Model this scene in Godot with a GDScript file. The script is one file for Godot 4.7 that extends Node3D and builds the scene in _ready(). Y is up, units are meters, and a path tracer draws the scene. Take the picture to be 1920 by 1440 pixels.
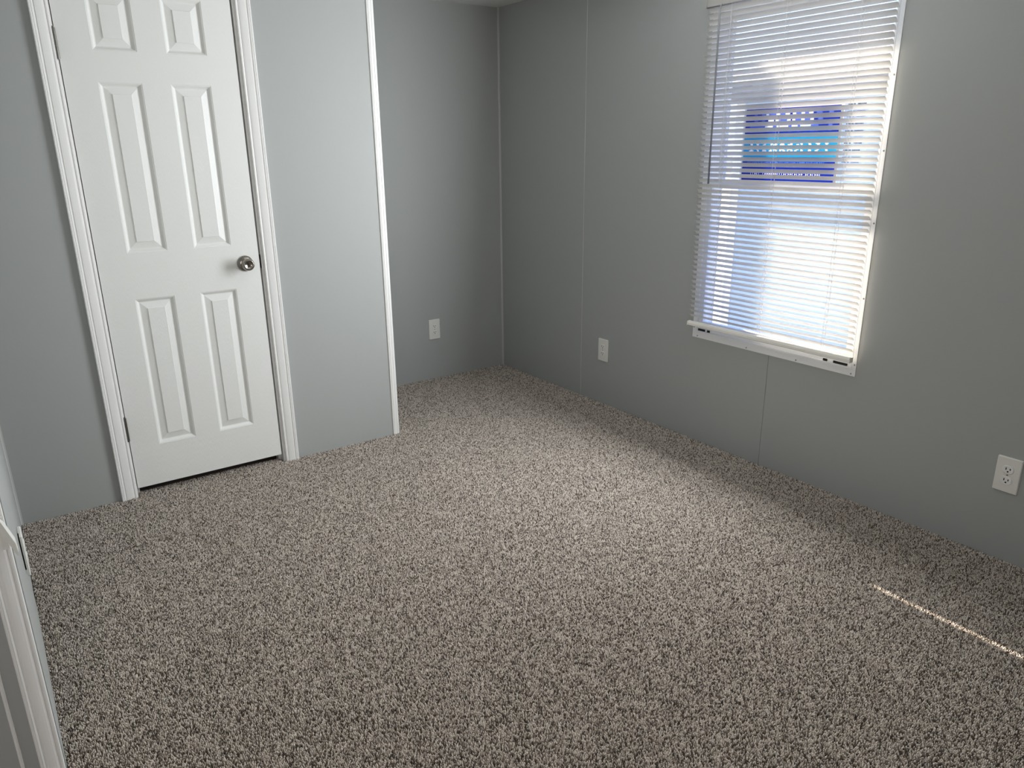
extends Node3D
# Empty carpeted bedroom: door wall at z = 0, alcove behind it on the right, window wall at x = RW, camera beside the left wall.

const RW := 2.668        # window wall, inner face
const BZ := -0.7153      # alcove wall, inner face
const XC := 1.525        # outer corner between door wall and alcove
const CH := 2.161        # ceiling height
const NZ := 4.0          # wall behind the camera
const FLOOR_Y := -0.009  # under the pile, whose tips lie at 0

var M := {}
var taken := {}
var rng := RandomNumberGenerator.new()

func _ready() -> void:
	rng.seed = 7
	# ---------- camera ----------
	var cam := Camera3D.new()
	cam.name = "camera"
	add_child(cam)
	cam.position = Vector3(0, 1.3773, 3.2093)
	cam.rotation = Vector3(-0.3098946, -0.6088189, -0.0116455)
	cam.fov = rad_to_deg(2.0 * atan(720.0 / 1377.717))
	cam.near = 0.02
	cam.far = 300.0
	cam.current = true
	# ---------- sky, sun, exposure ----------
	var env := Environment.new()
	env.background_mode = Environment.BG_SKY
	var sm := ProceduralSkyMaterial.new()
	sm.sky_top_color = Color(0.30, 0.50, 0.86)
	sm.sky_horizon_color = Color(0.78, 0.87, 0.97)
	sm.sky_curve = 0.18
	sm.ground_bottom_color = Color(0.42, 0.41, 0.39)
	sm.ground_horizon_color = Color(0.66, 0.67, 0.68)
	sm.sky_energy_multiplier = 1.0
	var sky := Sky.new()
	sky.sky_material = sm
	env.sky = sky
	env.background_energy_multiplier = 1.15
	env.tonemap_mode = Environment.TONE_MAPPER_LINEAR
	env.tonemap_exposure = 2.8
	env.sdfgi_enabled = true
	env.ssao_enabled = true
	env.ssil_enabled = true
	var we := WorldEnvironment.new()
	we.name = "world_environment"
	we.environment = env
	add_child(we)
	var sun := DirectionalLight3D.new()
	sun.name = "sun"
	sun.light_color = Color(1.0, 0.955, 0.89)
	sun.light_energy = 3.0
	sun.light_angular_distance = 0.53
	sun.shadow_enabled = true
	add_child(sun)
	sun.look_at_from_position(Vector3.ZERO, Vector3(-0.48, -0.565, 0.90), Vector3.UP)

	# added light that stands in for daylight through the blind: the window's width and height on its room side, leaning back as the slats turn the light up
	var day := AreaLight3D.new()
	day.name = "added_window_light"
	day.area_size = Vector2(0.80, 1.34)
	day.light_color = Color(0.965, 0.985, 1.0)
	day.light_energy = 1.95
	day.area_range = 14.0
	day.shadow_enabled = true
	add_child(day)
	day.position = Vector3(RW - 0.125, 1.275, 1.3135)
	day.rotation = Vector3(deg_to_rad(5.0), PI / 2, 0)

	# daylight from the second window, behind the camera
	var back := AreaLight3D.new()
	back.name = "rear_daylight"
	back.area_size = Vector2(0.76, 1.30)
	back.light_color = Color(1.0, 0.955, 0.89)
	back.light_energy = 0.43
	back.area_range = 14.0
	back.shadow_enabled = true
	add_child(back)
	back.position = Vector3(-0.6, 1.25, NZ - 0.03)

	materials()
	shell()
	left_side()
	door_one()
	window_one()
	blind()
	outlets()
	signs()
	ceiling_lamp()
	outside()
	carpet()

# ================= helpers =================
func numbered(called: String) -> String:
	var n: int = taken.get(called, 0)
	taken[called] = n + 1
	return called if n == 0 else "%s_%03d" % [called, n]

func tag(o: Node, label: String, category: String, group := "", kind := "") -> void:
	o.set_meta("label", label)
	o.set_meta("category", category)
	if group:
		o.set_meta("group", group)
	if kind:
		o.set_meta("kind", kind)

func thing(called: String, label: String, category: String, at := Vector3.ZERO, group := "", kind := "") -> Node3D:
	var o := Node3D.new()
	o.name = numbered(called)
	add_child(o)
	o.position = at
	tag(o, label, category, group, kind)
	return o

func mb() -> SurfaceTool:
	var st := SurfaceTool.new()
	st.begin(Mesh.PRIMITIVE_TRIANGLES)
	st.set_smooth_group(-1)
	return st

func build(st: SurfaceTool, called: String, m: Material, parent: Node = null) -> MeshInstance3D:
	st.generate_normals()
	var o := MeshInstance3D.new()
	o.mesh = st.commit()
	o.mesh.surface_set_material(0, m)
	place(o, called, parent)
	return o

func place(o: Node3D, called: String, parent: Node) -> void:
	if parent == null:
		o.name = numbered(called)
		add_child(o)
	else:
		o.name = called
		parent.add_child(o, true)

# a, b, c, d run counter-clockwise seen from outside
func quad(st: SurfaceTool, a: Vector3, b: Vector3, c: Vector3, d: Vector3) -> void:
	for p in [a, c, b, a, d, c]:
		st.add_vertex(p)

func box(st: SurfaceTool, lo: Vector3, hi: Vector3) -> void:
	var x0 := lo.x; var y0 := lo.y; var z0 := lo.z
	var x1 := hi.x; var y1 := hi.y; var z1 := hi.z
	quad(st, Vector3(x0, y0, z1), Vector3(x1, y0, z1), Vector3(x1, y1, z1), Vector3(x0, y1, z1))
	quad(st, Vector3(x1, y0, z0), Vector3(x0, y0, z0), Vector3(x0, y1, z0), Vector3(x1, y1, z0))
	quad(st, Vector3(x1, y0, z1), Vector3(x1, y0, z0), Vector3(x1, y1, z0), Vector3(x1, y1, z1))
	quad(st, Vector3(x0, y0, z0), Vector3(x0, y0, z1), Vector3(x0, y1, z1), Vector3(x0, y1, z0))
	quad(st, Vector3(x0, y1, z1), Vector3(x1, y1, z1), Vector3(x1, y1, z0), Vector3(x0, y1, z0))
	quad(st, Vector3(x0, y0, z0), Vector3(x1, y0, z0), Vector3(x1, y0, z1), Vector3(x0, y0, z1))

# a closed profile (counter-clockwise in the u, v plane) pushed along w; u x v points along w
func extrude(st: SurfaceTool, prof: PackedVector2Array, o: Vector3, u: Vector3, v: Vector3, w: Vector3, smooth := false) -> void:
	var n := prof.size()
	st.set_smooth_group(1 if smooth else -1)
	for i in n:
		var p: Vector2 = prof[i]
		var q: Vector2 = prof[(i + 1) % n]
		var a := o + u * p.x + v * p.y
		var b := o + u * q.x + v * q.y
		quad(st, a, b, b + w, a + w)
	st.set_smooth_group(-1)
	var idx := Geometry2D.triangulate_polygon(prof)
	for k in range(0, idx.size(), 3):
		var t := []
		for j in 3:
			var p: Vector2 = prof[idx[k + j]]
			t.append(o + u * p.x + v * p.y)
		st.add_vertex(t[0]); st.add_vertex(t[1]); st.add_vertex(t[2])
		st.add_vertex(t[0] + w); st.add_vertex(t[2] + w); st.add_vertex(t[1] + w)

# profile of (radius, height) pairs turned about an axis
func lathe(st: SurfaceTool, prof: PackedVector2Array, o: Vector3, axis: Vector3, n := 32, smoothing := 1) -> void:
	axis = axis.normalized()
	var u := axis.cross(Vector3.UP if absf(axis.y) < 0.9 else Vector3.RIGHT).normalized()
	var v := axis.cross(u)
	st.set_smooth_group(smoothing)
	for i in prof.size() - 1:
		for k in n:
			var a0 := TAU * k / n
			var a1 := TAU * (k + 1) / n
			var r0 := u * cos(a0) + v * sin(a0)
			var r1 := u * cos(a1) + v * sin(a1)
			var p := prof[i]
			var q := prof[i + 1]
			quad(st, o + r0 * p.x + axis * p.y, o + r1 * p.x + axis * p.y, o + r1 * q.x + axis * q.y, o + r0 * q.x + axis * q.y)
	st.set_smooth_group(-1)

func tube(st: SurfaceTool, a: Vector3, b: Vector3, r: float, n := 8) -> void:
	var h := (b - a).length()
	lathe(st, PackedVector2Array([Vector2(r, 0), Vector2(r, h)]), a, b - a, n)
	for cap in [PackedVector2Array([Vector2(0, 0), Vector2(r, 0)]), PackedVector2Array([Vector2(r, h), Vector2(0, h)])]:
		lathe(st, cap, a, b - a, n, 2)

# rounded slab: rectangle lo..hi in u, v with corner radius r and front edge chamfer c, depth d along w
func plate(st: SurfaceTool, o: Vector3, u: Vector3, v: Vector3, w: Vector3, hw: float, hh: float, r: float, d: float, c: float) -> void:
	var ring := func(inset: float) -> PackedVector2Array:
		var out := PackedVector2Array()
		var rr := maxf(r - inset, 0.0004)
		for q in 4:
			var cx: float = (hw - inset - rr) * [1, -1, -1, 1][q]
			var cy: float = (hh - inset - rr) * [1, 1, -1, -1][q]
			for k in 5:
				var a := PI / 2 * (q + k / 4.0)
				out.append(Vector2(cx + rr * cos(a), cy + rr * sin(a)))
		return out
	var r0: PackedVector2Array = ring.call(0.0)
	var r1: PackedVector2Array = ring.call(c)
	var n := r0.size()
	var at := func(p: Vector2, h: float) -> Vector3: return o + u * p.x + v * p.y + w * h
	for i in n:
		var j := (i + 1) % n
		quad(st, at.call(r0[i], 0), at.call(r0[j], 0), at.call(r0[j], d - c), at.call(r0[i], d - c))
		quad(st, at.call(r0[i], d - c), at.call(r0[j], d - c), at.call(r1[j], d), at.call(r1[i], d))
		st.add_vertex(o + w * d); st.add_vertex(at.call(r1[j], d)); st.add_vertex(at.call(r1[i], d))
		st.add_vertex(o); st.add_vertex(at.call(r0[i], 0)); st.add_vertex(at.call(r0[j], 0))

# ================= materials =================
func mat(color: Color, rough: float, metal := 0.0, spec := 0.5) -> StandardMaterial3D:
	var m := StandardMaterial3D.new()
	m.albedo_color = color
	m.roughness = rough
	m.metallic = metal
	m.metallic_specular = spec
	return m

func relief(m: StandardMaterial3D, freq: float, scale: Vector3, strength: float, stretch_noise := false) -> void:
	var n := FastNoiseLite.new()
	n.seed = 11
	n.noise_type = FastNoiseLite.TYPE_SIMPLEX
	n.frequency = freq
	n.fractal_octaves = 3
	var t := NoiseTexture2D.new()
	t.noise = n
	t.width = 512
	t.height = 512
	t.seamless = true
	t.as_normal_map = true
	t.bump_strength = strength
	m.normal_enabled = true
	m.normal_texture = t
	m.uv1_triplanar = true
	m.uv1_world_triplanar = true
	m.uv1_scale = scale

func materials() -> void:
	M.wall = mat(Color(0.655, 0.663, 0.655), 0.52, 0.0, 0.45)
	relief(M.wall, 0.03, Vector3(1.5, 1.5, 1.5), 0.1)
	M.ceiling = mat(Color(0.88, 0.88, 0.87), 0.8)
	relief(M.ceiling, 0.12, Vector3(2, 2, 2), 3.0)
	M.door = mat(Color(0.90, 0.90, 0.885), 0.38)
	relief(M.door, 0.05, Vector3(14, 1.2, 14), 0.5)
	M.trim = mat(Color(0.92, 0.915, 0.905), 0.4)
	M.vinyl = mat(Color(0.93, 0.935, 0.94), 0.35)
	M.plastic = mat(Color(0.89, 0.885, 0.86), 0.35)
	M.receptacle = mat(Color(0.92, 0.915, 0.90), 0.3)
	M.black = mat(Color(0.03, 0.03, 0.03), 0.6)
	M.nickel = mat(Color(0.56, 0.54, 0.51), 0.2, 1.0)
	M.hinge = mat(Color(0.50, 0.49, 0.47), 0.3, 1.0)
	M.screw = mat(Color(0.6, 0.6, 0.6), 0.35, 1.0)
	M.slat = mat(Color(0.90, 0.895, 0.88), 0.4)
	M.slat.backlight_enabled = true
	M.slat.backlight = Color(0.15, 0.136, 0.118)
	M.slat.cull_mode = BaseMaterial3D.CULL_DISABLED
	M.rail = mat(Color(0.93, 0.92, 0.89), 0.35)
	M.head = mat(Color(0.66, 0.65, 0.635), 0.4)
	M.cord = mat(Color(0.95, 0.95, 0.94), 0.7)
	M.wand = mat(Color(0.55, 0.55, 0.56), 0.12)
	M.pale = mat(Color(0.735, 0.74, 0.73), 0.45)
	M.glass = mat(Color(0.92, 0.97, 0.96, 0.06), 0.02)
	M.glass.transparency = BaseMaterial3D.TRANSPARENCY_ALPHA
	M.concrete = mat(Color(0.60, 0.59, 0.57), 0.9)
	M.siding = mat(Color(0.62, 0.71, 0.82), 0.6)
	M.roofing = mat(Color(0.45, 0.44, 0.43), 0.9)
	M.exterior = mat(Color(0.86, 0.86, 0.84), 0.6)
	M.dark = mat(Color(0.44, 0.40, 0.36), 0.95)

# ================= room shell =================
func shell() -> void:
	var st := mb()
	box(st, Vector3(-1.6, FLOOR_Y - 0.12, BZ - 0.1), Vector3(RW + 0.1, FLOOR_Y, NZ + 0.1))
	tag(build(st, "floor", M.dark), "floor boards under the speckled carpet", "floor", "", "structure")
	st = mb()
	box(st, Vector3(-1.6, CH, BZ - 0.1), Vector3(RW + 0.1, CH + 0.12, NZ + 0.1))
	tag(build(st, "ceiling", M.ceiling), "white ceiling above the alcove corner", "ceiling", "", "structure")

	# door wall: two boards beside the doorway, one above it, on a stud core
	var w := thing("wall_far", "grey wall holding the white six-panel door", "wall", Vector3.ZERO, "", "structure")
	var lo := FLOOR_Y
	var d0 := 0.300; var d1 := 0.945; var dt := 2.06
	for r in [[-0.125, d0, lo, CH], [d1, XC - 0.002, lo, CH], [d0, d1, dt, CH]]:
		st = mb()
		box(st, Vector3(r[0], r[2], -0.012), Vector3(r[1], r[3], 0.0))
		build(st, "panel", M.wall, w)
	st = mb()
	box(st, Vector3(-0.125, lo, -0.09), Vector3(d0, CH, -0.012))
	box(st, Vector3(d1, lo, -0.09), Vector3(XC - 0.012, CH, -0.012))
	box(st, Vector3(d0, dt, -0.09), Vector3(d1, CH, -0.012))
	build(st, "core", M.wall, w)
	# closet behind the door
	w = thing("wall_closet", "grey closet side wall ending at the white corner strip", "wall", Vector3.ZERO, "", "structure")
	st = mb()
	box(st, Vector3(XC - 0.09, lo, BZ), Vector3(XC - 0.012, CH, -0.0125))
	box(st, Vector3(-0.225, lo, BZ), Vector3(-0.125, CH, 0.0))
	build(st, "core", M.wall, w)
	st = mb()
	box(st, Vector3(XC - 0.012, lo, BZ), Vector3(XC - 0.001, CH, -0.001))
	build(st, "panel", M.wall, w)

	w = thing("wall_alcove", "grey alcove wall with a single power outlet", "wall", Vector3.ZERO, "", "structure")
	st = mb()
	box(st, Vector3(-0.225, lo, BZ - 0.1), Vector3(RW + 0.1, CH, BZ))
	build(st, "panel", M.wall, w)

	# window wall: boards with seams at z = 0.0836 and 1.3308, an opening for the window
	w = thing("wall_right", "grey panelled wall around the blind-covered window", "wall", Vector3.ZERO, "", "structure")
	var oy0 := 0.530; var oy1 := 1.935; var oz0 := 0.918; var oz1 := 1.712
	var seams := [BZ, 0.0836, 1.3308, 2.579, NZ]
	for k in 4:
		var a: float = seams[k] + (0.0009 if k else 0.0)
		var b: float = seams[k + 1] - (0.0009 if k < 3 else 0.0)
		st = mb()
		if k == 1:
			box(st, Vector3(RW, lo, a), Vector3(RW + 0.012, CH, oz0))
			box(st, Vector3(RW, lo, oz0), Vector3(RW + 0.012, oy0, b))
			box(st, Vector3(RW, oy1, oz0), Vector3(RW + 0.012, CH, b))
		elif k == 2:
			box(st, Vector3(RW, lo, oz1), Vector3(RW + 0.012, CH, b))
			box(st, Vector3(RW, lo, a), Vector3(RW + 0.012, oy0, oz1))
			box(st, Vector3(RW, oy1, a), Vector3(RW + 0.012, CH, oz1))
		else:
			box(st, Vector3(RW, lo, a), Vector3(RW + 0.012, CH, b))
		build(st, "panel", M.wall, w)
	st = mb()
	var x0 := RW + 0.012; var x1 := RW + 0.1
	box(st, Vector3(x0, lo, BZ), Vector3(x1, CH, oz0))
	box(st, Vector3(x0, lo, oz1), Vector3(x1, CH, NZ))
	box(st, Vector3(x0, lo, oz0), Vector3(x1, oy0, oz1))
	box(st, Vector3(x0, oy1, oz0), Vector3(x1, CH, oz1))
	build(st, "core", M.exterior, w)
	# slim batten over the seam nearest the alcove
	st = mb()
	extrude(st, PackedVector2Array([Vector2(-0.0025, 0), Vector2(0.0025, 0), Vector2(0.0018, 0.0009), Vector2(-0.0018, 0.0009)]), Vector3(RW, lo, 0.0836), Vector3(0, 0, 1), Vector3(-1, 0, 0), Vector3(0, CH - lo, 0))
	build(st, "batten", M.pale, w)

	w = thing("wall_near", "grey wall opposite the white door, holding a second window", "wall", Vector3.ZERO, "", "structure")
	st = mb()
	box(st, Vector3(-1.6, lo, NZ), Vector3(-1.0, CH, NZ + 0.1))
	box(st, Vector3(-0.2, lo, NZ), Vector3(RW + 0.1, CH, NZ + 0.1))
	box(st, Vector3(-1.0, lo, NZ), Vector3(-0.2, 0.58, NZ + 0.1))
	box(st, Vector3(-1.0, 1.92, NZ), Vector3(-0.2, CH, NZ + 0.1))
	build(st, "panel", M.wall, w)
	w = thing("window_2", "plain white framed window in the wall opposite the door", "window", Vector3.ZERO, "", "structure")
	st = mb()
	for r in [[-1.02, -0.97, 0.56, 1.94], [-0.23, -0.18, 0.56, 1.94], [-0.97, -0.23, 0.56, 0.61], [-0.97, -0.23, 1.89, 1.94], [-0.97, -0.23, 1.23, 1.26]]:
		box(st, Vector3(r[0], r[2], NZ - 0.004), Vector3(r[1], r[3], NZ + 0.06))
	build(st, "frame", M.vinyl, w)
	st = mb()
	box(st, Vector3(-0.98, 0.6, NZ + 0.03), Vector3(-0.22, 1.9, NZ + 0.033))
	build(st, "pane", M.glass, w)

	# white strip over the outer corner
	var t := thing("trim_1", "white moulded strip on the outer corner of the alcove", "trim", Vector3.ZERO, "", "structure")
	st = mb()
	var s := PackedVector2Array([Vector2(-0.028, 0), Vector2(-0.001, 0), Vector2(-0.001, -0.027), Vector2(0.005, -0.027), Vector2(0.005, -0.012), Vector2(0.0042, -0.0105), Vector2(0.005, -0.009), Vector2(0.0055, 0.002), Vector2(0.004, 0.0055), Vector2(-0.006, 0.006), Vector2(-0.0075, 0.0046), Vector2(-0.009, 0.006), Vector2(-0.019, 0.006), Vector2(-0.0205, 0.0046), Vector2(-0.022, 0.006), Vector2(-0.027, 0.0045)])
	s.reverse()
	extrude(st, s, Vector3(XC, lo, 0), Vector3(1, 0, 0), Vector3(0, 0, 1), Vector3(0, CH - lo, 0))
	build(st, "corner_strip", M.trim, t)
	# narrow cove strips in the inner corners
	t = thing("trim_2", "thin grey cove strip in the inner corner beside the window wall", "trim", Vector3.ZERO, "", "structure")
	st = mb()
	s = PackedVector2Array([Vector2(0, 0), Vector2(0.009, 0), Vector2(0.009, 0.0015), Vector2(0.004, 0.0022), Vector2(0.0022, 0.004), Vector2(0.0015, 0.009), Vector2(0, 0.009)])
	extrude(st, s, Vector3(RW, lo, BZ), Vector3(0, 0, 1), Vector3(-1, 0, 0), Vector3(0, CH - lo, 0))
	build(st, "cove_strip", M.pale, t)
	t = thing("trim_3", "thin pale strip in the corner left of the white door", "trim", Vector3.ZERO, "", "structure")
	st = mb()
	extrude(st, s, Vector3(-0.107, lo, 0), Vector3(1, 0, 0), Vector3(0, 0, 1), Vector3(0, CH - lo, 0))
	build(st, "cove_strip", M.pale, t)

# the left wall runs a little out of square, from the door wall to an outer corner at z = LZ
const LZ := 1.485
func left_x(z: float) -> float:
	return -0.107 + 0.0162 * clampf(z, 0.0, LZ)

func left_side() -> void:
	var lo := FLOOR_Y
	var w := thing("wall_left", "grey left wall with an outlet low down, ending in a white corner moulding", "wall", Vector3.ZERO, "", "structure")
	var cuts := [0.0, 0.70, LZ]
	for k in 2:
		var a: float = cuts[k]
		var b: float = cuts[k + 1] - (0.002 if k == 0 else 0.0)
		var proud := 0.0022 * k
		var st := mb()
		var s := PackedVector2Array([Vector2(-0.2, a), Vector2(left_x(a) + proud, a), Vector2(left_x(b) + proud, b), Vector2(-0.2, b)])
		s.reverse()
		extrude(st, s, Vector3(0, lo, 0), Vector3(1, 0, 0), Vector3(0, 0, 1), Vector3(0, CH - lo, 0))
		build(st, "panel", M.wall, w)
	# the room widens here: return wall facing the camera, side wall further out
	w = thing("wall_return", "grey return wall beyond the white corner moulding", "wall", Vector3.ZERO, "", "structure")
	var st := mb()
	box(st, Vector3(-1.5, lo, LZ - 0.1), Vector3(-0.2, CH, LZ))
	build(st, "panel", M.wall, w)
	st = mb()
	extrude(st, PackedVector2Array([Vector2(-0.1635, 0), Vector2(-0.1545, 0), Vector2(-0.1555, 0.004), Vector2(-0.159, 0.0055), Vector2(-0.1625, 0.004)]), Vector3(0, CH, LZ), Vector3(1, 0, 0), Vector3(0, 0, 1), Vector3(0, lo - CH, 0))
	build(st, "batten", M.trim, w)
	w = thing("wall_side", "grey side wall of the wider end of the room", "wall", Vector3.ZERO, "", "structure")
	st = mb()
	box(st, Vector3(-1.6, lo, LZ - 0.1), Vector3(-1.5, CH, NZ))
	build(st, "panel", M.wall, w)
	var t := thing("trim_4", "white grooved moulding on the outer corner of the left wall", "trim", Vector3.ZERO, "", "structure")
	st = mb()
	var s := mirrored(casing_profile(0.045))
	s.reverse()
	extrude(st, s, Vector3(-0.0828, lo, LZ), Vector3(1, 0, 0), Vector3(0, 0, 1), Vector3(0, CH - lo, 0))
	build(st, "corner_moulding", M.trim, t)
	# small slanted catch screwed to the moulding
	var c := thing("wall_catch", "small slanted white catch sticking out from the corner moulding", "catch")
	st = mb()
	var d := PackedVector2Array([Vector2(-0.0955, 0.659), Vector2(-0.0735, 0.588), Vector2(-0.0710, 0.596), Vector2(-0.0725, 0.618), Vector2(-0.0900, 0.676), Vector2(-0.0960, 0.680)])
	extrude(st, d, Vector3(0, 0, LZ + 0.012), Vector3(1, 0, 0), Vector3(0, 1, 0), Vector3(0, 0, 0.030))
	build(st, "arm", M.plastic, c)
	st = mb()
	box(st, Vector3(-0.0965, 0.600, LZ + 0.010), Vector3(-0.0860, 0.672, LZ + 0.020))
	build(st, "foot", M.plastic, c)

# casing seen across its width: u from the opening outwards, v out of the wall
func casing_profile(wd: float) -> PackedVector2Array:
	var p := PackedVector2Array()
	for q in [[0.0, 0.0], [0.0, 0.007], [0.03, 0.0088], [0.09, 0.0095], [0.14, 0.0088], [0.17, 0.0076], [0.20, 0.0092], [0.30, 0.0112], [0.42, 0.0124], [0.56, 0.0134], [0.68, 0.0138], [0.71, 0.0122], [0.74, 0.0122], [0.77, 0.0142], [0.84, 0.0155], [0.87, 0.0145], [0.90, 0.0158], [0.97, 0.0158], [1.0, 0.014], [1.0, 0.0]]:
		p.append(Vector2(q[0] * wd, q[1]))
	return p

func mirrored(p: PackedVector2Array) -> PackedVector2Array:
	var r := PackedVector2Array()
	for k in range(p.size() - 1, -1, -1):
		r.append(Vector2(-p[k].x, p[k].y))
	return r

# ================= six-panel door =================
func door_one() -> void:
	var lo := FLOOR_Y
	# casing and jambs
	var t := thing("trim_5", "white grooved casing framing the six-panel door", "trim", Vector3.ZERO, "", "structure")
	for side in [-1, 1]:
		var st := mb()
		var s := casing_profile(0.058)
		if side < 0:
			s = mirrored(s)
		# outward direction is -x on the left, +x on the right
		s.reverse()
		extrude(st, s, Vector3(0.3075 if side < 0 else 0.943, lo, 0), Vector3(1, 0, 0), Vector3(0, 0, 1), Vector3(0, 2.115 - lo, 0))
		build(st, "side_casing", M.trim, t)
	var st := mb()
	extrude(st, casing_profile(0.058), Vector3(0.3075, 2.057, 0), Vector3(0, 1, 0), Vector3(0, 0, 1), Vector3(0.6355, 0, 0))
	build(st, "head_casing", M.trim, t)
	st = mb()
	box(st, Vector3(0.2985, lo, -0.09), Vector3(0.3125, 2.06, -0.0002))
	build(st, "jamb", M.trim, t)
	st = mb()
	box(st, Vector3(0.934, lo, -0.09), Vector3(0.9465, 2.06, -0.0002))
	build(st, "jamb", M.trim, t)
	st = mb()
	box(st, Vector3(0.3125, 2.045, -0.09), Vector3(0.934, 2.06, -0.0002))
	build(st, "head_jamb", M.trim, t)
	st = mb()
	box(st, Vector3(0.3125, lo, -0.075), Vector3(0.325, 2.045, -0.041))
	box(st, Vector3(0.921, lo, -0.075), Vector3(0.934, 2.045, -0.041))
	build(st, "stop", M.trim, t)
	var sp := mb()
	plate(sp, Vector3(0.934, 0.928, -0.016), Vector3(0, 0, 1), Vector3(0, 1, 0), Vector3(-1, 0, 0), 0.014, 0.029, 0.003, 0.0012, 0.0004)
	var strike := build(sp, "strike_plate", M.hinge, t)
	strike.set_meta("label", "dark metal strike plate")

	# leaf
	var d := thing("door_1", "white moulded six-panel door with a round nickel knob", "door", Vector3.ZERO, "", "structure")
	var x0 := 0.316; var x1 := 0.9265; var y0 := 0.034; var y1 := 2.041
	var zf := -0.003; var zb := -0.038
	var px := [[0.4245, 0.5705], [0.6715, 0.8175]]
	var py := [[0.209, 0.824], [1.006, 1.625], [1.732, 1.925]]
	st = mb()
	# stiles and rails of the front face as a grid, holes where the panels lie
	var gx := [x0, px[0][0], px[0][1], px[1][0], px[1][1], x1]
	var gy := [y0, py[0][0], py[0][1], py[1][0], py[1][1], py[2][0], py[2][1], y1]
	for i in 5:
		for j in 7:
			if i % 2 == 1 and j % 2 == 1:
				continue
			quad(st, Vector3(gx[i], gy[j], zf), Vector3(gx[i + 1], gy[j], zf), Vector3(gx[i + 1], gy[j + 1], zf), Vector3(gx[i], gy[j + 1], zf))
	quad(st, Vector3(x1, y0, zb), Vector3(x0, y0, zb), Vector3(x0, y1, zb), Vector3(x1, y1, zb))
	quad(st, Vector3(x1, y0, zf), Vector3(x1, y0, zb), Vector3(x1, y1, zb), Vector3(x1, y1, zf))
	quad(st, Vector3(x0, y0, zb), Vector3(x0, y0, zf), Vector3(x0, y1, zf), Vector3(x0, y1, zb))
	quad(st, Vector3(x0, y1, zf), Vector3(x1, y1, zf), Vector3(x1, y1, zb), Vector3(x0, y1, zb))
	quad(st, Vector3(x0, y0, zb), Vector3(x1, y0, zb), Vector3(x1, y0, zf), Vector3(x0, y0, zf))
	build(st, "leaf", M.door, d)
	# moulded panels: sticking falls in steps to a groove, then a wide bevel rises to the field
	var steps := [[0.0, 0.0], [0.0015, -0.0012], [0.004, -0.0018], [0.008, -0.0058], [0.012, -0.0098], [0.0145, -0.0106], [0.0165, -0.0104], [0.0405, -0.0042], [0.0412, -0.0018]]
	for j in 3:
		for i in 2:
			st = mb()
			for k in steps.size():
				var e: float = steps[k][0]
				var h: float = zf + steps[k][1]
				var a := Vector3(px[i][0] + e, py[j][0] + e, h)
				var b := Vector3(px[i][1] - e, py[j][0] + e, h)
				var c := Vector3(px[i][1] - e, py[j][1] - e, h)
				var f := Vector3(px[i][0] + e, py[j][1] - e, h)
				if k == steps.size() - 1:
					quad(st, a, b, c, f)
					break
				var e2: float = steps[k + 1][0]
				var h2: float = zf + steps[k + 1][1]
				var a2 := Vector3(px[i][0] + e2, py[j][0] + e2, h2)
				var b2 := Vector3(px[i][1] - e2, py[j][0] + e2, h2)
				var c2 := Vector3(px[i][1] - e2, py[j][1] - e2, h2)
				var f2 := Vector3(px[i][0] + e2, py[j][1] - e2, h2)
				quad(st, a, b, b2, a2)
				quad(st, b, c, c2, b2)
				quad(st, c, f, f2, c2)
				quad(st, f, a, a2, f2)
			build(st, "raised_panel", M.door, d)
	# hinges on the left edge
	for y in [0.300, 1.746]:
		st = mb()
		for k in 5:
			tube(st, Vector3(0.3125, y - 0.05 + k * 0.02, 0.003), Vector3(0.3125, y - 0.05 + k * 0.02 + 0.0197, 0.003), 0.0056, 14)
		box(st, Vector3(0.3045, y - 0.05, -0.0012), Vector3(0.3125, y + 0.05, 0.0002))
		var hg := build(st, "hinge", M.hinge, d)
		hg.set_meta("label", "dark nickel hinge knuckle")
		st = mb()
		tube(st, Vector3(0.3125, y - 0.053, 0.003), Vector3(0.3125, y + 0.054, 0.003), 0.0036, 10)
		build(st, "pin", M.hinge, hg)
	# knob
	var kn := Node3D.new()
	place(kn, "knob", d)
	kn.position = Vector3(0.866, 0.926, zf)
	kn.set_meta("label", "round nickel knob with a turn button")
	st = mb()
	lathe(st, PackedVector2Array([Vector2(0.0335, 0), Vector2(0.0335, 0.002), Vector2(0.0325, 0.005), Vector2(0.028, 0.0095), Vector2(0.021, 0.0125), Vector2(0.0165, 0.0135), Vector2(0.0155, 0.016), Vector2(0.0, 0.016)]), Vector3.ZERO, Vector3(0, 0, 1), 40)
	build(st, "rosette", M.nickel, kn)
	st = mb()
	lathe(st, PackedVector2Array([Vector2(0.0, 0.012), Vector2(0.0125, 0.012), Vector2(0.0125, 0.026), Vector2(0.0155, 0.029), Vector2(0.0215, 0.033), Vector2(0.0252, 0.039), Vector2(0.0258, 0.045), Vector2(0.0245, 0.052), Vector2(0.0215, 0.0575), Vector2(0.0185, 0.0595), Vector2(0.0165, 0.0588), Vector2(0.0115, 0.0555), Vector2(0.0, 0.0545)]), Vector3.ZERO, Vector3(0, 0, 1), 40)
	build(st, "ball", M.nickel, kn)
	st = mb()
	box(st, Vector3(-0.0018, -0.0075, 0.054), Vector3(0.0018, 0.0075, 0.0595))
	build(st, "turn_button", M.nickel, kn)
	st = mb()
	plate(st, Vector3(x1, 0.928, -0.02), Vector3(0, 0, -1), Vector3(0, 1, 0), Vector3(1, 0, 0), 0.012, 0.028, 0.003, 0.001, 0.0003)
	box(st, Vector3(x1, 0.921, -0.027), Vector3(x1 + 0.006, 0.935, -0.014))
	build(st, "latch", M.hinge, d)

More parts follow.
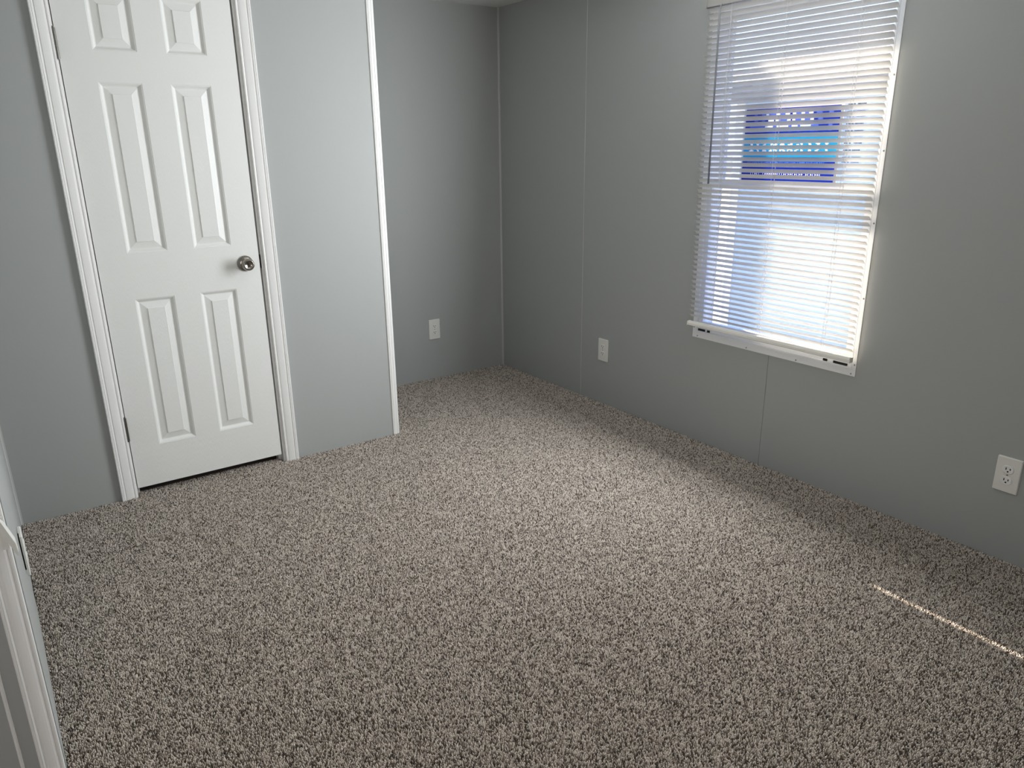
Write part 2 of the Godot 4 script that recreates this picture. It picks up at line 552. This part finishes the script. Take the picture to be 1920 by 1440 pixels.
# ================= window =================
func frame_ring(st: SurfaceTool, xa: float, xb: float, ya: float, yb: float, za: float, zb: float, wy0: float, wy1: float, wz: float) -> void:
	box(st, Vector3(xa, ya, za), Vector3(xb, ya + wy0, zb))
	box(st, Vector3(xa, yb - wy1, za), Vector3(xb, yb, zb))
	box(st, Vector3(xa, ya + wy0, za), Vector3(xb, yb - wy1, za + wz))
	box(st, Vector3(xa, ya + wy0, zb - wz), Vector3(xb, yb - wy1, zb))

func window_one() -> void:
	var w := thing("window_1", "white single-hung vinyl window behind the mini blind", "window", Vector3.ZERO, "", "structure")
	var z0 := 0.9016; var z1 := 1.7285; var y0 := 0.513; var y1 := 1.952
	var st := mb()
	frame_ring(st, RW - 0.0028, RW, y0, y1, z0, z1, 0.034, 0.03, 0.026)
	frame_ring(st, RW - 0.0042, RW - 0.0028, y0 + 0.026, y1 - 0.022, z0 + 0.018, z1 - 0.018, 0.008, 0.008, 0.008)
	build(st, "flange", M.vinyl, w)
	st = mb()
	frame_ring(st, RW, RW + 0.1, y0 + 0.018, y1 - 0.018, z0 + 0.018, z1 - 0.018, 0.016, 0.016, 0.010)
	build(st, "frame", M.vinyl, w)
	# sashes: the lower one sits inside the upper one
	var a0 := z0 + 0.028; var a1 := z1 - 0.028
	for k in 2:
		var xa: float = RW + (0.002 if k == 0 else 0.068)
		var ya: float = 0.547 if k == 0 else 1.196
		var yb: float = 1.232 if k == 0 else 1.918
		st = mb()
		frame_ring(st, xa, xa + 0.020, ya, yb, a0, a1, 0.047 if k == 0 else 0.026, 0.028, 0.024)
		var sash := build(st, "sash", M.vinyl, w)
		st = mb()
		box(st, Vector3(xa + 0.009, ya + 0.02, a0 + 0.02), Vector3(xa + 0.0115, yb - 0.02, a1 - 0.02))
		build(st, "pane", M.glass, sash)
		if k == 0:
			st = mb()
			box(st, Vector3(xa - 0.004, 1.222, 1.295), Vector3(xa, 1.231, 1.345))
			build(st, "sash_lock", M.vinyl, sash)

	# black catches showing below the blind at both ends of the sill
	for q in [[0.932, 0.972], [0.985, 1.000], [1.585, 1.603], [1.630, 1.690]]:
		st = mb()
		box(st, Vector3(RW - 0.001, 0.548, q[0]), Vector3(RW + 0.002, 0.557, q[1]))
		build(st, "catch", M.black, w)
	# screws along the flange
	var spots := []
	for y in [0.560, 0.821, 1.101, 1.355, 1.607, 1.86]:
		spots.append(Vector3(RW - 0.0028, y, 1.7215))
		spots.append(Vector3(RW - 0.0028, y, 0.9085))
	for z in [0.931, 1.213, 1.465, 1.711]:
		spots.append(Vector3(RW - 0.0028, 0.5215, z))
		spots.append(Vector3(RW - 0.0028, 1.944, z))
	for p in spots:
		st = mb()
		lathe(st, PackedVector2Array([Vector2(0.0034, 0), Vector2(0.003, 0.0012), Vector2(0.0012, 0.0017), Vector2(0, 0.0010)]), p, Vector3(-1, 0, 0), 10)
		build(st, "screw", M.screw, w)

# ================= mini blind =================
func blind() -> void:
	var b := thing("window_blind", "white aluminium mini blind with tilted slats hanging over the window", "blind", Vector3(RW - 0.035, 0, 1.3135))
	var hl := 0.4085   # half length
	var st := mb()
	# head rail: open channel
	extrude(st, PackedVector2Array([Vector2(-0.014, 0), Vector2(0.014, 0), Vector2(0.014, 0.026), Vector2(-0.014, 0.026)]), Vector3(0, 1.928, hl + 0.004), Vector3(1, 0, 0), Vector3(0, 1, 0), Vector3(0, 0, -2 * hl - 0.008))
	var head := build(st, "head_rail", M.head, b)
	for s in [-1, 1]:
		st = mb()
		var zc: float = s * (hl + 0.008)
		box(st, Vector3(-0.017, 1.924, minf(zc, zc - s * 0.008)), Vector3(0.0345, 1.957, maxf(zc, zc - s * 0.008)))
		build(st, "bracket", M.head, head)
	# slats: one shared curved sheet, tilted with the room edge up
	var pitch := 0.02265
	var tilt := deg_to_rad(41.0)
	var wd := 0.025
	st = mb()
	st.set_smooth_group(1)
	var n := 6
	var pts := []
	for i in n + 1:
		var s := -0.5 + float(i) / n      # -0.5 at the room edge
		var crown := 0.0022 * (1.0 - 4.0 * s * s)
		var p := Vector2(s * wd, crown)
		# room side (-x) goes up
		pts.append(Vector2(p.x * cos(tilt) + p.y * sin(tilt), -p.x * sin(tilt) + p.y * cos(tilt)))
	for i in n:
		var p: Vector2 = pts[i]
		var q: Vector2 = pts[i + 1]
		quad(st, Vector3(p.x, p.y, hl), Vector3(q.x, q.y, hl), Vector3(q.x, q.y, -hl), Vector3(p.x, p.y, -hl))
	st.generate_normals()
	var slat := st.commit()
	slat.surface_set_material(0, M.slat)
	var count := 58
	var top := 1.914
	for k in count:
		var o := MeshInstance3D.new()
		o.mesh = slat
		place(o, "slat", b)
		o.position = Vector3(rng.randf_range(-0.0006, 0.0006), top - k * pitch, rng.randf_range(-0.0008, 0.0008))
		o.rotation.z = rng.randf_range(-0.03, 0.03)
		o.rotation.x = rng.randf_range(-0.0008, 0.0008)
	# bottom rail
	st = mb()
	extrude(st, PackedVector2Array([Vector2(-0.013, 0.0025), Vector2(-0.010, 0), Vector2(0.007, 0), Vector2(0.009, 0.003), Vector2(0.009, 0.012), Vector2(0.005, 0.020), Vector2(-0.003, 0.0225), Vector2(-0.010, 0.019), Vector2(-0.013, 0.012)]), Vector3(0, 0.5755, hl), Vector3(1, 0, 0), Vector3(0, 1, 0), Vector3(0, 0, -2 * hl))
	var rail := build(st, "bottom_rail", M.rail, b)
	for s in [-1, 1]:
		st = mb()
		box(st, Vector3(-0.0135, 0.575, minf(s * hl, s * (hl + 0.003))), Vector3(0.0095, 0.596, maxf(s * hl, s * (hl + 0.003))))
		build(st, "end_cap", M.rail, rail)
	for z in [-0.2835, -0.0205, 0.2835]:
		st = mb()
		for x in [-0.0105, 0.0105]:
			tube(st, Vector3(x, 0.585, z), Vector3(x, 1.93, z), 0.0006, 5)
		tube(st, Vector3(0.0, 0.585, z + 0.006), Vector3(0.0, 1.93, z + 0.006), 0.0008, 5)
		for k in count:
			var y := top - k * pitch - 0.002
			tube(st, Vector3(-0.0105, y + 0.0075, z), Vector3(0.0105, y - 0.0085, z), 0.0005, 4)
		build(st, "ladder_cord", M.cord, b)
		st = mb()
		lathe(st, PackedVector2Array([Vector2(0.005, 0), Vector2(0.005, 0.002), Vector2(0, 0.003)]), Vector3(-0.002, 0.5755, z), Vector3(0, -1, 0), 10)
		build(st, "button", M.plastic, rail)
	# tilt wand with its hook
	st = mb()
	lathe(st, PackedVector2Array([Vector2(0, 0), Vector2(0.0042, 0), Vector2(0.0042, 0.69), Vector2(0.002, 0.694), Vector2(0, 0.694)]), Vector3(-0.026, 1.222, -0.329), Vector3(0, 1, 0), 6)
	var wand := build(st, "tilt_wand", M.wand, b)
	wand.set_meta("label", "clear plastic tilt wand")
	st = mb()
	tube(st, Vector3(-0.026, 1.914, -0.329), Vector3(-0.016, 1.934, -0.329), 0.0016, 6)
	build(st, "hook", M.screw, wand)

# ================= outlets =================
func outlet(at: Vector3, normal: Vector3, label: String, off := 0.0) -> void:
	var o := thing("power_outlet", label, "outlet", at, "duplex outlets low on the grey walls")
	var v := Vector3.UP
	var u := v.cross(normal)
	var st := mb()
	if off > 0.0:  # black slab stands in for the shadow gap behind the plate
		plate(st, -normal * off, u, v, normal, 0.030, 0.045, 0.003, off, 0.0005)
		build(st, "shadow_gap", M.black, o)
		st = mb()
	plate(st, Vector3.ZERO, u, v, normal, 0.038, 0.0621, 0.003, 0.0068, 0.0022)
	build(st, "cover_plate", M.plastic, o)
	for s in [-1, 1]:
		var c: Vector3 = v * (0.0195 * s) + normal * 0.0062
		st = mb()
		plate(st, c, u, v, normal, 0.0168, 0.0143, 0.0115, 0.0026, 0.0006)
		var r := build(st, "receptacle", M.receptacle, o)
		st = mb()
		for q in [[-0.0064, 0.0042], [0.0064, 0.0034]]:
			var p: Vector3 = c + u * q[0] + v * 0.003
			plate(st, p, u, v, normal, 0.0016, q[1], 0.0002, 0.0029, 0.0001)
		build(st, "slot", M.black, r)
		st = mb()
		lathe(st, PackedVector2Array([Vector2(0.0028, 0), Vector2(0.0028, 0.0029), Vector2(0, 0.0029)]), c - v * 0.0065, normal, 12)
		build(st, "ground_hole", M.black, r)
	st = mb()
	lathe(st, PackedVector2Array([Vector2(0.0028, 0.0), Vector2(0.0026, 0.0010), Vector2(0, 0.0014)]), normal * 0.0066, normal, 12)
	build(st, "screw", M.screw, o)

func outlets() -> void:
	outlet(Vector3(RW, 0.3095, 2.3074), Vector3(-1, 0, 0), "white duplex outlet on the window wall, nearest the sun streak on the carpet")
	outlet(Vector3(RW, 0.3093, 0.2736), Vector3(-1, 0, 0), "white duplex outlet on the window wall, between the window and the alcove corner")
	outlet(Vector3(2.1519, 0.3156, BZ), Vector3(0, 0, 1), "white duplex outlet on the alcove wall beside the corner strip")
	var n := Vector3(1, 0, -0.0162).normalized()
	outlet(Vector3(left_x(0.92) + 0.0055, 0.315, 0.92), n, "white duplex outlet standing off the left wall near the outer corner moulding", 0.0034)

# ================= print in the window =================
func ticks(im: Image, row: Array, l: float, r: float, ya: float, yb: float, c: Color) -> void:
	var W := im.get_width()
	var H := im.get_height()
	for q in row:
		var a := int((q[0] - l) / (r - l) * W)
		var b := int((q[1] - l) / (r - l) * W)
		im.fill_rect(Rect2i(a, int(ya * H), maxi(b - a, 2), int((yb - ya) * H)), c)

func signs() -> void:
	var im := Image.create(864, 544, false, Image.FORMAT_RGB8)
	var navy := Color(0.06, 0.17, 0.60)
	var mid := Color(0.33, 0.42, 0.80)
	var cyan := Color(0.07, 0.60, 0.80)
	var white := Color(0.97, 0.97, 0.98)
	im.fill(navy)
	im.fill_rect(Rect2i(0, int(0.395 * 544), 864, int(0.325 * 544)), cyan)
	# lighter emblem behind the lettering, then the lettering
	ticks(im, [[280, 330], [410, 660], [720, 810], [985, 1070], [1125, 1190], [1310, 1400], [1500, 1570]], 125, 1675, 0.06, 0.15, mid)
	ticks(im, [[270, 330], [400, 455], [690, 830], [965, 1060], [1115, 1205], [1325, 1400]], 110, 1660, 0.15, 0.235, mid)
	ticks(im, [[190, 455], [590, 650], [850, 905], [1000, 1045], [1210, 1330], [1480, 1540]], 105, 1645, 0.235, 0.32, mid)
	ticks(im, [[430, 600], [1090, 1250]], 95, 1630, 0.335, 0.395, cyan)
	ticks(im, [[483, 530], [655, 720], [810, 885], [930, 985], [1070, 1125], [1190, 1260]], 125, 1675, 0.07, 0.15, white)
	ticks(im, [[510, 610], [635, 690], [830, 890], [915, 965], [1060, 1115], [1205, 1260]], 110, 1660, 0.15, 0.235, white)
	ticks(im, [[455, 590], [655, 690], [705, 850], [905, 1000], [1045, 1210]], 105, 1645, 0.235, 0.31, white)
	ticks(im, [[205, 250], [310, 360], [445, 480], [560, 600], [630, 660], [725, 780], [880, 920], [1040, 1080], [1165, 1205], [1280, 1350], [1420, 1475]], 90, 1600, 0.425, 0.485, white)
	ticks(im, [[200, 240], [310, 345], [415, 465], [545, 570], [590, 650], [700, 780], [830, 910], [970, 1015], [1040, 1070], [1165, 1205], [1290, 1330], [1420, 1455]], 80, 1590, 0.485, 0.565, white)
	ticks(im, [[165, 245], [310, 340], [395, 470], [515, 565], [585, 605], [620, 655], [685, 720], [740, 790], [810, 840], [870, 910], [930, 970], [1030, 1070], [1150, 1200], [1255, 1300], [1415, 1450]], 65, 1580, 0.565, 0.63, white)
	# a small line of print and the web address, legible only as strokes between the slats
	var r2 := RandomNumberGenerator.new()
	r2.seed = 3
	var x := 0.06
	while x < 0.90:
		im.fill_rect(Rect2i(int(x * 864), int(0.722 * 544), 3, 30), Color(0.45, 0.65, 0.92))
		if r2.randf() < 0.5:
			im.fill_rect(Rect2i(int(x * 864), int((0.727 if r2.randf() < 0.5 else 0.768) * 544), 8, 4), Color(0.45, 0.65, 0.92))
		x += r2.randf_range(0.009, 0.018)
	x = 0.105
	while x < 0.87:
		if absf(x - 0.225) > 0.012 and absf(x - 0.70) > 0.014:
			im.fill_rect(Rect2i(int(x * 864), int(0.872 * 544), 5, 42), white)
			im.fill_rect(Rect2i(int(x * 864), int((0.885 if r2.randf() < 0.5 else 0.92) * 544), 14, 5), white)
		else:
			im.fill_rect(Rect2i(int(x * 864), int(0.94 * 544), 6, 6), white)
		x += 0.0235
	var m := mat(Color.WHITE, 0.45)
	m.albedo_texture = ImageTexture.create_from_image(im)
	m.backlight_enabled = true
	m.backlight = Color(0.9, 0.9, 0.9)
	m.cull_mode = BaseMaterial3D.CULL_DISABLED
	var s := thing("window_sign", "blue and cyan printed placard standing on the sash rail behind the blind", "sign")
	var st := mb()
	var xs := RW - 0.012
	var p := [Vector3(xs, 1.236, 1.1195), Vector3(xs, 1.236, 1.544), Vector3(xs, 1.519, 1.544), Vector3(xs, 1.519, 1.1195)]
	var uv := [Vector2(0, 1), Vector2(1, 1), Vector2(1, 0), Vector2(0, 0)]
	for k in [0, 2, 1, 0, 3, 2]:
		st.set_uv(uv[k])
		st.add_vertex(p[k])
	build(st, "print", m, s)
	st = mb()
	box(st, Vector3(xs - 0.001, 1.232, 1.544), Vector3(xs + 0.001, 1.523, 1.556))
	box(st, Vector3(xs - 0.001, 1.519, 1.1155), Vector3(xs + 0.001, 1.523, 1.544))
	box(st, Vector3(xs - 0.001, 1.232, 1.1155), Vector3(xs + 0.001, 1.236, 1.544))
	box(st, Vector3(xs - 0.001, 1.236, 1.1155), Vector3(xs + 0.001, 1.519, 1.1195))
	build(st, "border", M.slat, s)
	# maker's label on the upper pane: rows of small dark type on clear film
	s = thing("window_label", "clear film with rows of small dark type right of the blue placard", "label")
	xs = RW + 0.0745
	st = mb()
	box(st, Vector3(xs + 0.0008, 1.300, 1.512), Vector3(xs + 0.0012, 1.530, 1.592))
	build(st, "film", M.glass, s)
	st = mb()
	for row in 26:
		var cz := 1.516
		while cz < 1.586:
			var wl := r2.randf_range(0.0012, 0.0028)
			if not (cz > 1.546 and cz < 1.552):
				box(st, Vector3(xs, 1.303 + row * 0.0087, cz), Vector3(xs + 0.0006, 1.3078 + row * 0.0087, cz + wl))
			cz += wl + r2.randf_range(0.001, 0.0022)
	var pr := build(st, "type", M.black, s)
	pr.set_meta("kind", "stuff")

# ================= ceiling lamp (above the frame) =================
func ceiling_lamp() -> void:
	var at := Vector3(1.35, CH, 1.75)
	var l := thing("ceiling_lamp", "white flush dome ceiling lamp in the middle of the room", "lamp", at)
	var st := mb()
	lathe(st, PackedVector2Array([Vector2(0, 0), Vector2(0.15, 0), Vector2(0.15, 0.022), Vector2(0, 0.022)]), Vector3.ZERO, Vector3(0, -1, 0), 40)
	build(st, "base", M.trim, l)
	var gm := mat(Color(0.95, 0.94, 0.92), 0.4)
	gm.emission_enabled = true
	gm.emission = Color(1.0, 0.93, 0.82)
	gm.emission_energy_multiplier = 0.3
	st = mb()
	var prof := PackedVector2Array()
	for k in 9:
		var a := PI / 2 * k / 8.0
		prof.append(Vector2(0.138 * cos(a), 0.022 + 0.07 * sin(a)))
	lathe(st, prof, Vector3.ZERO, Vector3(0, -1, 0), 40)
	build(st, "lamp_dome", gm, l)
	var lt := AreaLight3D.new()
	lt.name = "lamp_light"
	lt.area_size = Vector2(0.24, 0.24)
	lt.light_energy = 0.05
	lt.light_color = Color(1.0, 0.93, 0.82)
	lt.area_range = 12.0
	lt.shadow_enabled = true
	l.add_child(lt)
	lt.position = Vector3(0, -0.1, 0)
	lt.rotation.x = -PI / 2

# ================= outside =================
func outside() -> void:
	var st := mb()
	box(st, Vector3(RW + 0.1, -1.0, -40), Vector3(60, -0.8, 40))
	box(st, Vector3(-40, -1.0, NZ + 0.1), Vector3(RW + 0.1, -0.8, 40))
	tag(build(st, "ground", M.concrete), "pale concrete ground outside the window", "ground", "", "structure")
	st = mb()
	box(st, Vector3(RW + 0.1, 2.165, -6.0), Vector3(3.05, 2.30, 7.0))
	box(st, Vector3(-2.0, CH + 0.121, -6.0), Vector3(RW + 0.1, 2.42, 7.0))
	tag(build(st, "roof", M.exterior), "roof edge overhanging the window outside", "roof", "", "structure")
	# unseen bay, added so that its corner shades part of the window
	st = mb()
	box(st, Vector3(RW + 0.101, -0.8, -3.0), Vector3(3.113, 2.164, 0.378))
	tag(build(st, "shade_bay", M.exterior), "unseen white bay outside, added to shade part of the window", "wall", "", "structure")
	# neighbouring home with lap siding
	var h := thing("neighbour_house", "pale blue lap-sided house across the yard beyond the window", "house", Vector3(6.2, -0.8, -1.78))
	st = mb()
	box(st, Vector3(0.02, 0, 0.02), Vector3(5.0, 2.62, 15.0))
	build(st, "wall", M.siding, h)
	for k in 23:
		st = mb()
		extrude(st, PackedVector2Array([Vector2(0, 0), Vector2(0.02, 0), Vector2(0.02, 0.115), Vector2(0.012, 0.115)]), Vector3(0, k * 0.114, 15.0), Vector3(1, 0, 0), Vector3(0, 1, 0), Vector3(0, 0, -15.0))
		build(st, "siding_board", M.siding, h)
	st = mb()
	extrude(st, PackedVector2Array([Vector2(-0.3, 2.6), Vector2(5.3, 2.6), Vector2(5.3, 2.72), Vector2(2.5, 3.45), Vector2(-0.3, 2.72)]), Vector3(0, 0, 15.2), Vector3(1, 0, 0), Vector3(0, 1, 0), Vector3(0, 0, -15.5))
	build(st, "roof", M.roofing, h)
	st = mb()
	box(st, Vector3(-0.006, 0, -0.006), Vector3(0.09, 2.6, 0.09))
	build(st, "corner_board", M.exterior, h)

# ================= carpet =================
func carpet() -> void:
	var st := mb()
	# one twisted tuft: a three-sided leaning spike
	var h := 0.0115
	var r := 0.0027
	st.set_smooth_group(1)
	var ring := [[0.0, r * 0.8, 0.0, 0.0], [0.006, r * 1.15, 0.4, 0.0006], [h, r * 0.55, 0.9, 0.0018]]
	for k in 2:
		for i in 4:
			var q := []
			for e in [[k, i], [k, i + 1], [k + 1, i + 1], [k + 1, i]]:
				var g: Array = ring[e[0]]
				var a: float = TAU * e[1] / 4.0 + g[2]
				q.append(Vector3(cos(a) * g[1] + g[3], g[0], -sin(a) * g[1]))
			quad(st, q[0], q[1], q[2], q[3])
	var top := []
	for i in 4:
		var g: Array = ring[2]
		var a: float = TAU * i / 4.0 + g[2]
		top.append(Vector3(cos(a) * g[1] + g[3], g[0], -sin(a) * g[1]))
	quad(st, top[0], top[1], top[2], top[3])
	st.generate_normals()
	var m := mat(Color.WHITE, 0.95, 0.0, 0.2)
	m.vertex_color_use_as_albedo = true
	var mesh := st.commit()
	mesh.surface_set_material(0, m)
	var pal := [Color(0.74, 0.665, 0.588), Color(0.60, 0.535, 0.473), Color(0.46, 0.400, 0.347), Color(0.27, 0.226, 0.192), Color(0.125, 0.100, 0.083), Color(0.70, 0.638, 0.574)]
	var fine := 0.0043
	var buf := PackedFloat32Array()
	var cap := 720000
	buf.resize(cap * 16)
	var n := 0
	var z := BZ + 0.003
	while z < NZ - 0.004:
		# coarser behind the camera
		var step := fine if z < 3.2 else 0.0085
		var big := step / 0.0055
		var xa := XC + 0.007
		if z > LZ + 0.004:
			xa = -1.496
		elif z > 0.002:
			xa = left_x(z) + 0.004
		elif z > -0.05:
			xa = 0.32
		var x := xa
		while x < RW - 0.003:
			if z <= 0.002 and z > -0.05 and x > 0.925 and x < XC + 0.007:
				x = XC + 0.007
			if n >= cap:
				break
			var g := step
			if x < -0.25:
				g = 0.0085
			var a := rng.randf() * TAU
			var s := rng.randf_range(0.85, 1.2) * (big if x >= -0.25 else 1.55)
			var sy := rng.randf_range(0.82, 0.95)
			var ca := cos(a) * s
			var sa := sin(a) * s
			var o := n * 16
			buf[o] = ca
			buf[o + 2] = sa
			buf[o + 3] = x + rng.randf_range(-0.0015, 0.0015)
			buf[o + 5] = sy
			buf[o + 7] = FLOOR_Y - 0.0005
			buf[o + 8] = -sa
			buf[o + 10] = ca
			buf[o + 11] = z + rng.randf_range(-0.0015, 0.0015)
			var c: Color = pal[rng.randi() % 6]
			var f := rng.randf_range(0.88, 1.1)
			buf[o + 12] = c.r * f
			buf[o + 13] = c.g * f
			buf[o + 14] = c.b * f
			buf[o + 15] = 1.0
			n += 1
			x += g
		z += step
	buf.resize(n * 16)
	var mm := MultiMesh.new()
	mm.transform_format = MultiMesh.TRANSFORM_3D
	mm.use_colors = true
	mm.mesh = mesh
	mm.instance_count = n
	mm.buffer = buf
	var o := MultiMeshInstance3D.new()
	o.multimesh = mm
	o.name = "carpet_pile"
	add_child(o)
	tag(o, "speckled brown and cream frieze carpet pile covering the floor", "carpet", "", "stuff")
	print("tufts ", n)
